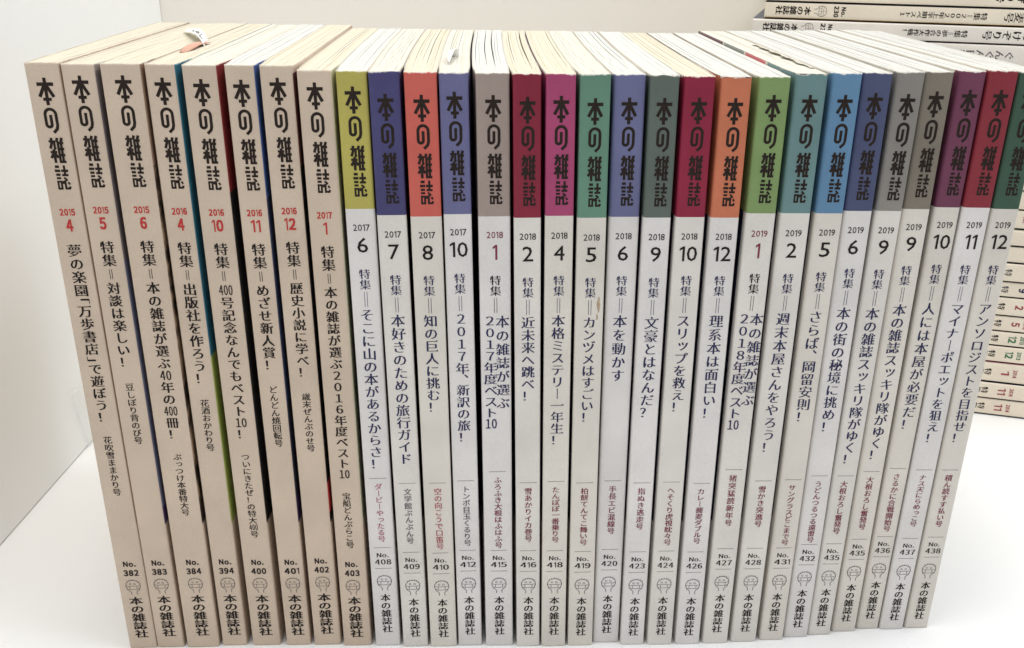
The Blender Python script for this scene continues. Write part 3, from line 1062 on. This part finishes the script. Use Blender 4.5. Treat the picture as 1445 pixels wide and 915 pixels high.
# rises out of the pages at (-105, 66), curls over towards the rear left
Z0 = 210.3
spine_pts = [(-105.6, 63.5, -3.0, 9.0), (-105.9, 64.5, 0.8, 9.5), (-107.8, 68.0, 2.6, 10.0), (-111.2, 76.0, 3.3, 10.0), (-115.5, 86.0, 2.8, 9.0),
             (-119.5, 95.0, 1.9, 6.6), (-124.2, 106.0, 1.0, 1.6)]
slip = empty('paper_slip', (-105.6 * MM, 63.5 * MM, Z0 * MM))
rows = []
for x, y, z, w in spine_pts:
    rows.append([(x + 105.6 + 0.16 * w * t, y - 63.5 - 1.0 * w * t, z) for t in (-1, -0.5, 0, 0.5, 1)])
sheet = ribbon('slip_sheet', rows, M['slip'], slip)
# pencilled marks on the slip
def on_slip(s, t):
    i = min(int(s), len(rows) - 2); f = s - i
    j = (t + 1) * 2; q = min(int(j), 3); g = j - q
    A = Vector(rows[i][q]).lerp(Vector(rows[i][q + 1]), g)
    B = Vector(rows[i + 1][q]).lerp(Vector(rows[i + 1][q + 1]), g)
    return A.lerp(B, f) + Vector((0, 0, 0.25))
vs, fs = [], []
for path in ([(1.6, 0.55), (1.8, 0.7), (2.1, 0.7), (2.3, 0.5)], [(2.6, 0.4), (2.9, 0.55), (3.2, 0.4), (3.1, 0.1), (2.8, 0.05), (2.6, 0.3)],
             [(3.4, 0.3), (3.7, 0.35), (3.9, 0.1)], [(3.75, 0.55), (3.9, 0.6), (4.0, 0.5)], [(2.0, 0.1), (2.3, 0.15)]):
    P = [on_slip(*p) for p in path]
    for a, b in zip(P, P[1:]):
        d = (b - a).normalized(); nn = Vector((-d.y, d.x, 0)) * 0.22
        i0 = len(vs)
        vs += [tuple(a - nn), tuple(a + nn), tuple(b + nn), tuple(b - nn)]
        fs.append([i0, i0 + 1, i0 + 2, i0 + 3])
mesh_obj('pencil_marks', vs, fs, [M['grey']], slip)
# its folded tan flap lying towards the front
rows2 = []
for x, y, z, w in [(-105.9, 64.0, 1.0, 6.0), (-106.6, 58.0, 1.5, 6.4), (-106.6, 51.0, 1.6, 6.4), (-106.4, 43.0, 1.3, 6.0), (-106.6, 35.0, 0.4, 3.4)]:
    rows2.append([(x - 105.6 + 211.2 + 0.32 * w * t, y - 63.5, z - 0.5 * abs(t)) for t in (-1, -0.5, 0, 0.5, 1)])
ribbon('tan_flap', rows2, M['slip_tan'], slip)
tag(slip, 'curled white paper slip with pencil marks and a tan flap sticking out of the pages', 'paper slip')

sc2 = []
for i, (x, y, z, w) in enumerate([(-18.6, 44.0, -2.0, 1.5), (-18.8, 43.0, 0.5, 1.5), (-19.2, 38.0, 2.4, 1.4), (-19.6, 30.0, 2.5, 1.1), (-19.7, 23.0, 1.6, 0.7), (-19.6, 18.5, 0.9, 0.15)]):
    sc2.append([(x + w * t, y + 1.5 * t, z + 0.35 * t) for t in (-1, 0, 1)])
o = ribbon('paper_scrap', [[(x + 19.2, y - 38, z) for x, y, z in r] for r in sc2], M['slip'])
o.location = (-19.2 * MM, 38 * MM, 209.6 * MM)
tag(o, 'small curled white paper scrap poking out above the slate blue banded magazine', 'paper scrap')

# ------------------------------------------------------------------ far stack lying flat, spines to the front
E0 = Vector((135.5, 241.5, 0))
DIR = Vector((0.9484, -0.3170, 0)).normalized()
NRM = Vector((-DIR.y, DIR.x, 0))
LV = [0.3, 10.3, 20.1, 32.2, 41.8, 50.4, 59.5, 70.1, 78.9, 89.3, 98.5, 108.0, 118.2, 128.3, 138.4, 148.6, 158.9, 169.3, 179.6, 190.0, 200.3, 208.8, 217.3, 227.0]
INFO = {
    0: dict(year='2014', month='11', lab='magazine dated 2014 11 in red at the very bottom of the far stack'),
    1: dict(year='2014', month='11', lab='magazine dated 2014 11 in red, second from the bottom of the far stack'),
    2: dict(year='2014', month='1', lab='far stack magazine dated 2014 1 in red with a pink upper edge', left='pinkedge'),
    3: dict(year='2013', month='12', dcol='green', lab='far stack magazine with green 2013 12, directly above the pink edged one'),
    4: dict(year='2013', month='12', dcol='green', lab='far stack magazine with green 2013 12, upper one of the two'),
    5: dict(year='2013', month='5', lab='far stack magazine dated 2013 5 in red'),
    6: dict(year='2013', month='2', lab='far stack magazine with a red 2 on its cream spine'),
    7: dict(year='2013', month='9', dcol='navy', lab='far stack magazine with a dark 9 on its cream spine'),
    8: dict(year='', month='', dcol='navy', lab='far stack magazine just above the one marked with a dark 9'),
    9: dict(year='', month='', lab='far stack cream magazine two above the one marked with a dark 9'),
    10: dict(year='', month='', lab='far stack cream magazine with a dark green cover line beside the green banded magazine', left='greenedge'),
    11: dict(year='', month='', lab='far stack cream magazine with orange red lettering beside the green banded magazine'),
    20: dict(no='231', feat='特集＝夢の合作大作戦！', f=(71.7, 103.2), nick='のけぞり号', g=110.0, lab='flat magazine numbered 231, directly under the one numbered 230'),
    21: dict(no='230', feat='特集＝２００２年上半期ベスト１', f=(69.4, 111.0), nick='青麦号', g=118.6, lab='flat magazine numbered 230 with a yellow lower edge, in the far stack', right='yellow'),
    22: dict(no='', feat='', nick='あげり号', g=113.0, lab='topmost flat magazine of the far stack, cut off by the photo edge'),
    19: dict(no='', feat='', nick='ぐんぐん日号', g=99.0, lab='flat pale magazine just under number 231 with thin grey lettering', ink='grey'),
}
M['pinkedge'] = pm((206, 70, 120), 0.31)
M['greenedge'] = pm((52, 78, 62), 0.2)
M['yellow'] = pm((214, 170, 92), 0.2)
M['stack_paper'] = paper_mat('cream_cover_paper', lin((210, 198, 180), 1.42), wear=0.1)
M['stack_paper_b'] = paper_mat('pale_cover_paper', lin((206, 199, 190), 1.42), wear=0.1)
for q in range(23):
    z0, z1 = LV[q], LV[q + 1]
    w = z1 - z0 - 0.65
    inf = INFO.get(q, dict(lab='cream magazine in the middle of the far stack, hidden behind the row'))
    h = 210.0
    s_off = {21: 2.3, 20: -3.4, 22: 1.0, 19: 0.5}.get(q, random.uniform(-1.2, 1.2) if q > 11 else 0.0)
    push = {21: 0.3, 20: 0.0}.get(q, random.uniform(-0.5, 0.8) if q < 19 else 0.0)
    p = E0 + DIR * s_off + NRM * push + Vector((0, 0, z1 - 0.1))
    root = empty('magazine', (0, 0, 0))
    root.matrix_world = Matrix(((0, NRM.x, DIR.x, p.x * MM), (0, NRM.y, DIR.y, p.y * MM), (-1, 0, 0, p.z * MM), (0, 0, 0, 1)))
    base = M['stack_paper'] if q != 19 and q != 20 else M['stack_paper_b']
    lf = [(300, M[inf['left']])] if 'left' in inf else [(300, M['art_and_gap_dark'])]  # dark sides by default: shadow lines between stacked magazines put into the colour
    rt = [(300, M[inf['right']])] if 'right' in inf else [(300, M['art_and_gap_dark'])]
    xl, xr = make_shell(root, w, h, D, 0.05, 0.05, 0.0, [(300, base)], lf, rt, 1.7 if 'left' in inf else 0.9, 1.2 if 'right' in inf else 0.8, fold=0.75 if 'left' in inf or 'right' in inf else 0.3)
    make_pages(root, xl, xr, h, D, M['pages_cream'], 0.3, 5)
    cx = w / 2
    if q < 12:
        k = Ink()
        if q < 3:
            logotype(k, cx, 8.0)
            put(k, 'title', M['title_ink'], root, h)
        k = Ink()
        if inf['year']:
            k.hstr(inf['year'], cx, 51.5, 4.6, 2.2, 'bold')
            k.hstr(inf['month'], cx, 56.5, 4.0 if len(inf['month']) > 1 else 2.4, 4.2, 'bold')
            put(k, 'date', M[inf.get('dcol', 'rose')], root, h)
        if q < 9 and q != 9:
            k = Ink()
            k.column('特集', cx, 63.5, 71.5, 'minchobold')
            put(k, 'feature_title', M['grey' if q > 6 else 'black'], root, h)
        elif q == 11:
            k = Ink()
            k.column('特集', cx, 56.5, 64.0, 'minchobold')
            put(k, 'feature_title', M['rose'], root, h)
    elif q >= 19:
        ic = M[inf.get('ink', 'black')]
        k = Ink()
        n_ = len(inf['nick'])
        k.column(inf['nick'], cx, h - inf['g'] + s_off - 4.6 * n_, h - inf['g'] + s_off, 'mincho' if q == 19 else 'minchobold', em=4.9)
        put(k, 'nickname', ic, root, h)
        if inf['feat']:
            k = Ink()
            v0 = h - inf['f'][1] + s_off; v1 = h - inf['f'][0] + s_off
            txt = inf['feat'][3:]
            k.column('特集', cx, v0, v0 + 6.6, 'minchobold', em=3.5)
            for x in (-0.3, 0.3):
                k.rect(cx + x - 0.08, v0 + 6.9, cx + x + 0.08, v0 + 9.4)
            k.column(txt, cx, v0 + 9.6, v1, 'minchobold', em=3.4)
            put(k, 'feature_title', M['black'], root, h)
        if inf['no']:
            k = Ink()
            k.hstr('No.', cx, 170.3, 4.6, 2.2, 'bold')
            k.hstr(inf['no'], cx, 173.9, 5.4, 2.4, 'bold')
            put(k, 'issue_number', M['black'], root, h)
            k = Ink(); emblem(k, cx, 178.3, 0.93, True); put(k, 'emblem', M['rule'], root, h)
            k = Ink(); k.column('本の雑誌社', cx, 186.5, 204.5, 'brush', em=4.4); put(k, 'publisher_name', M['black'], root, h)
    tag(root, inf['lab'], 'magazine', 'magazines lying in the far stack')
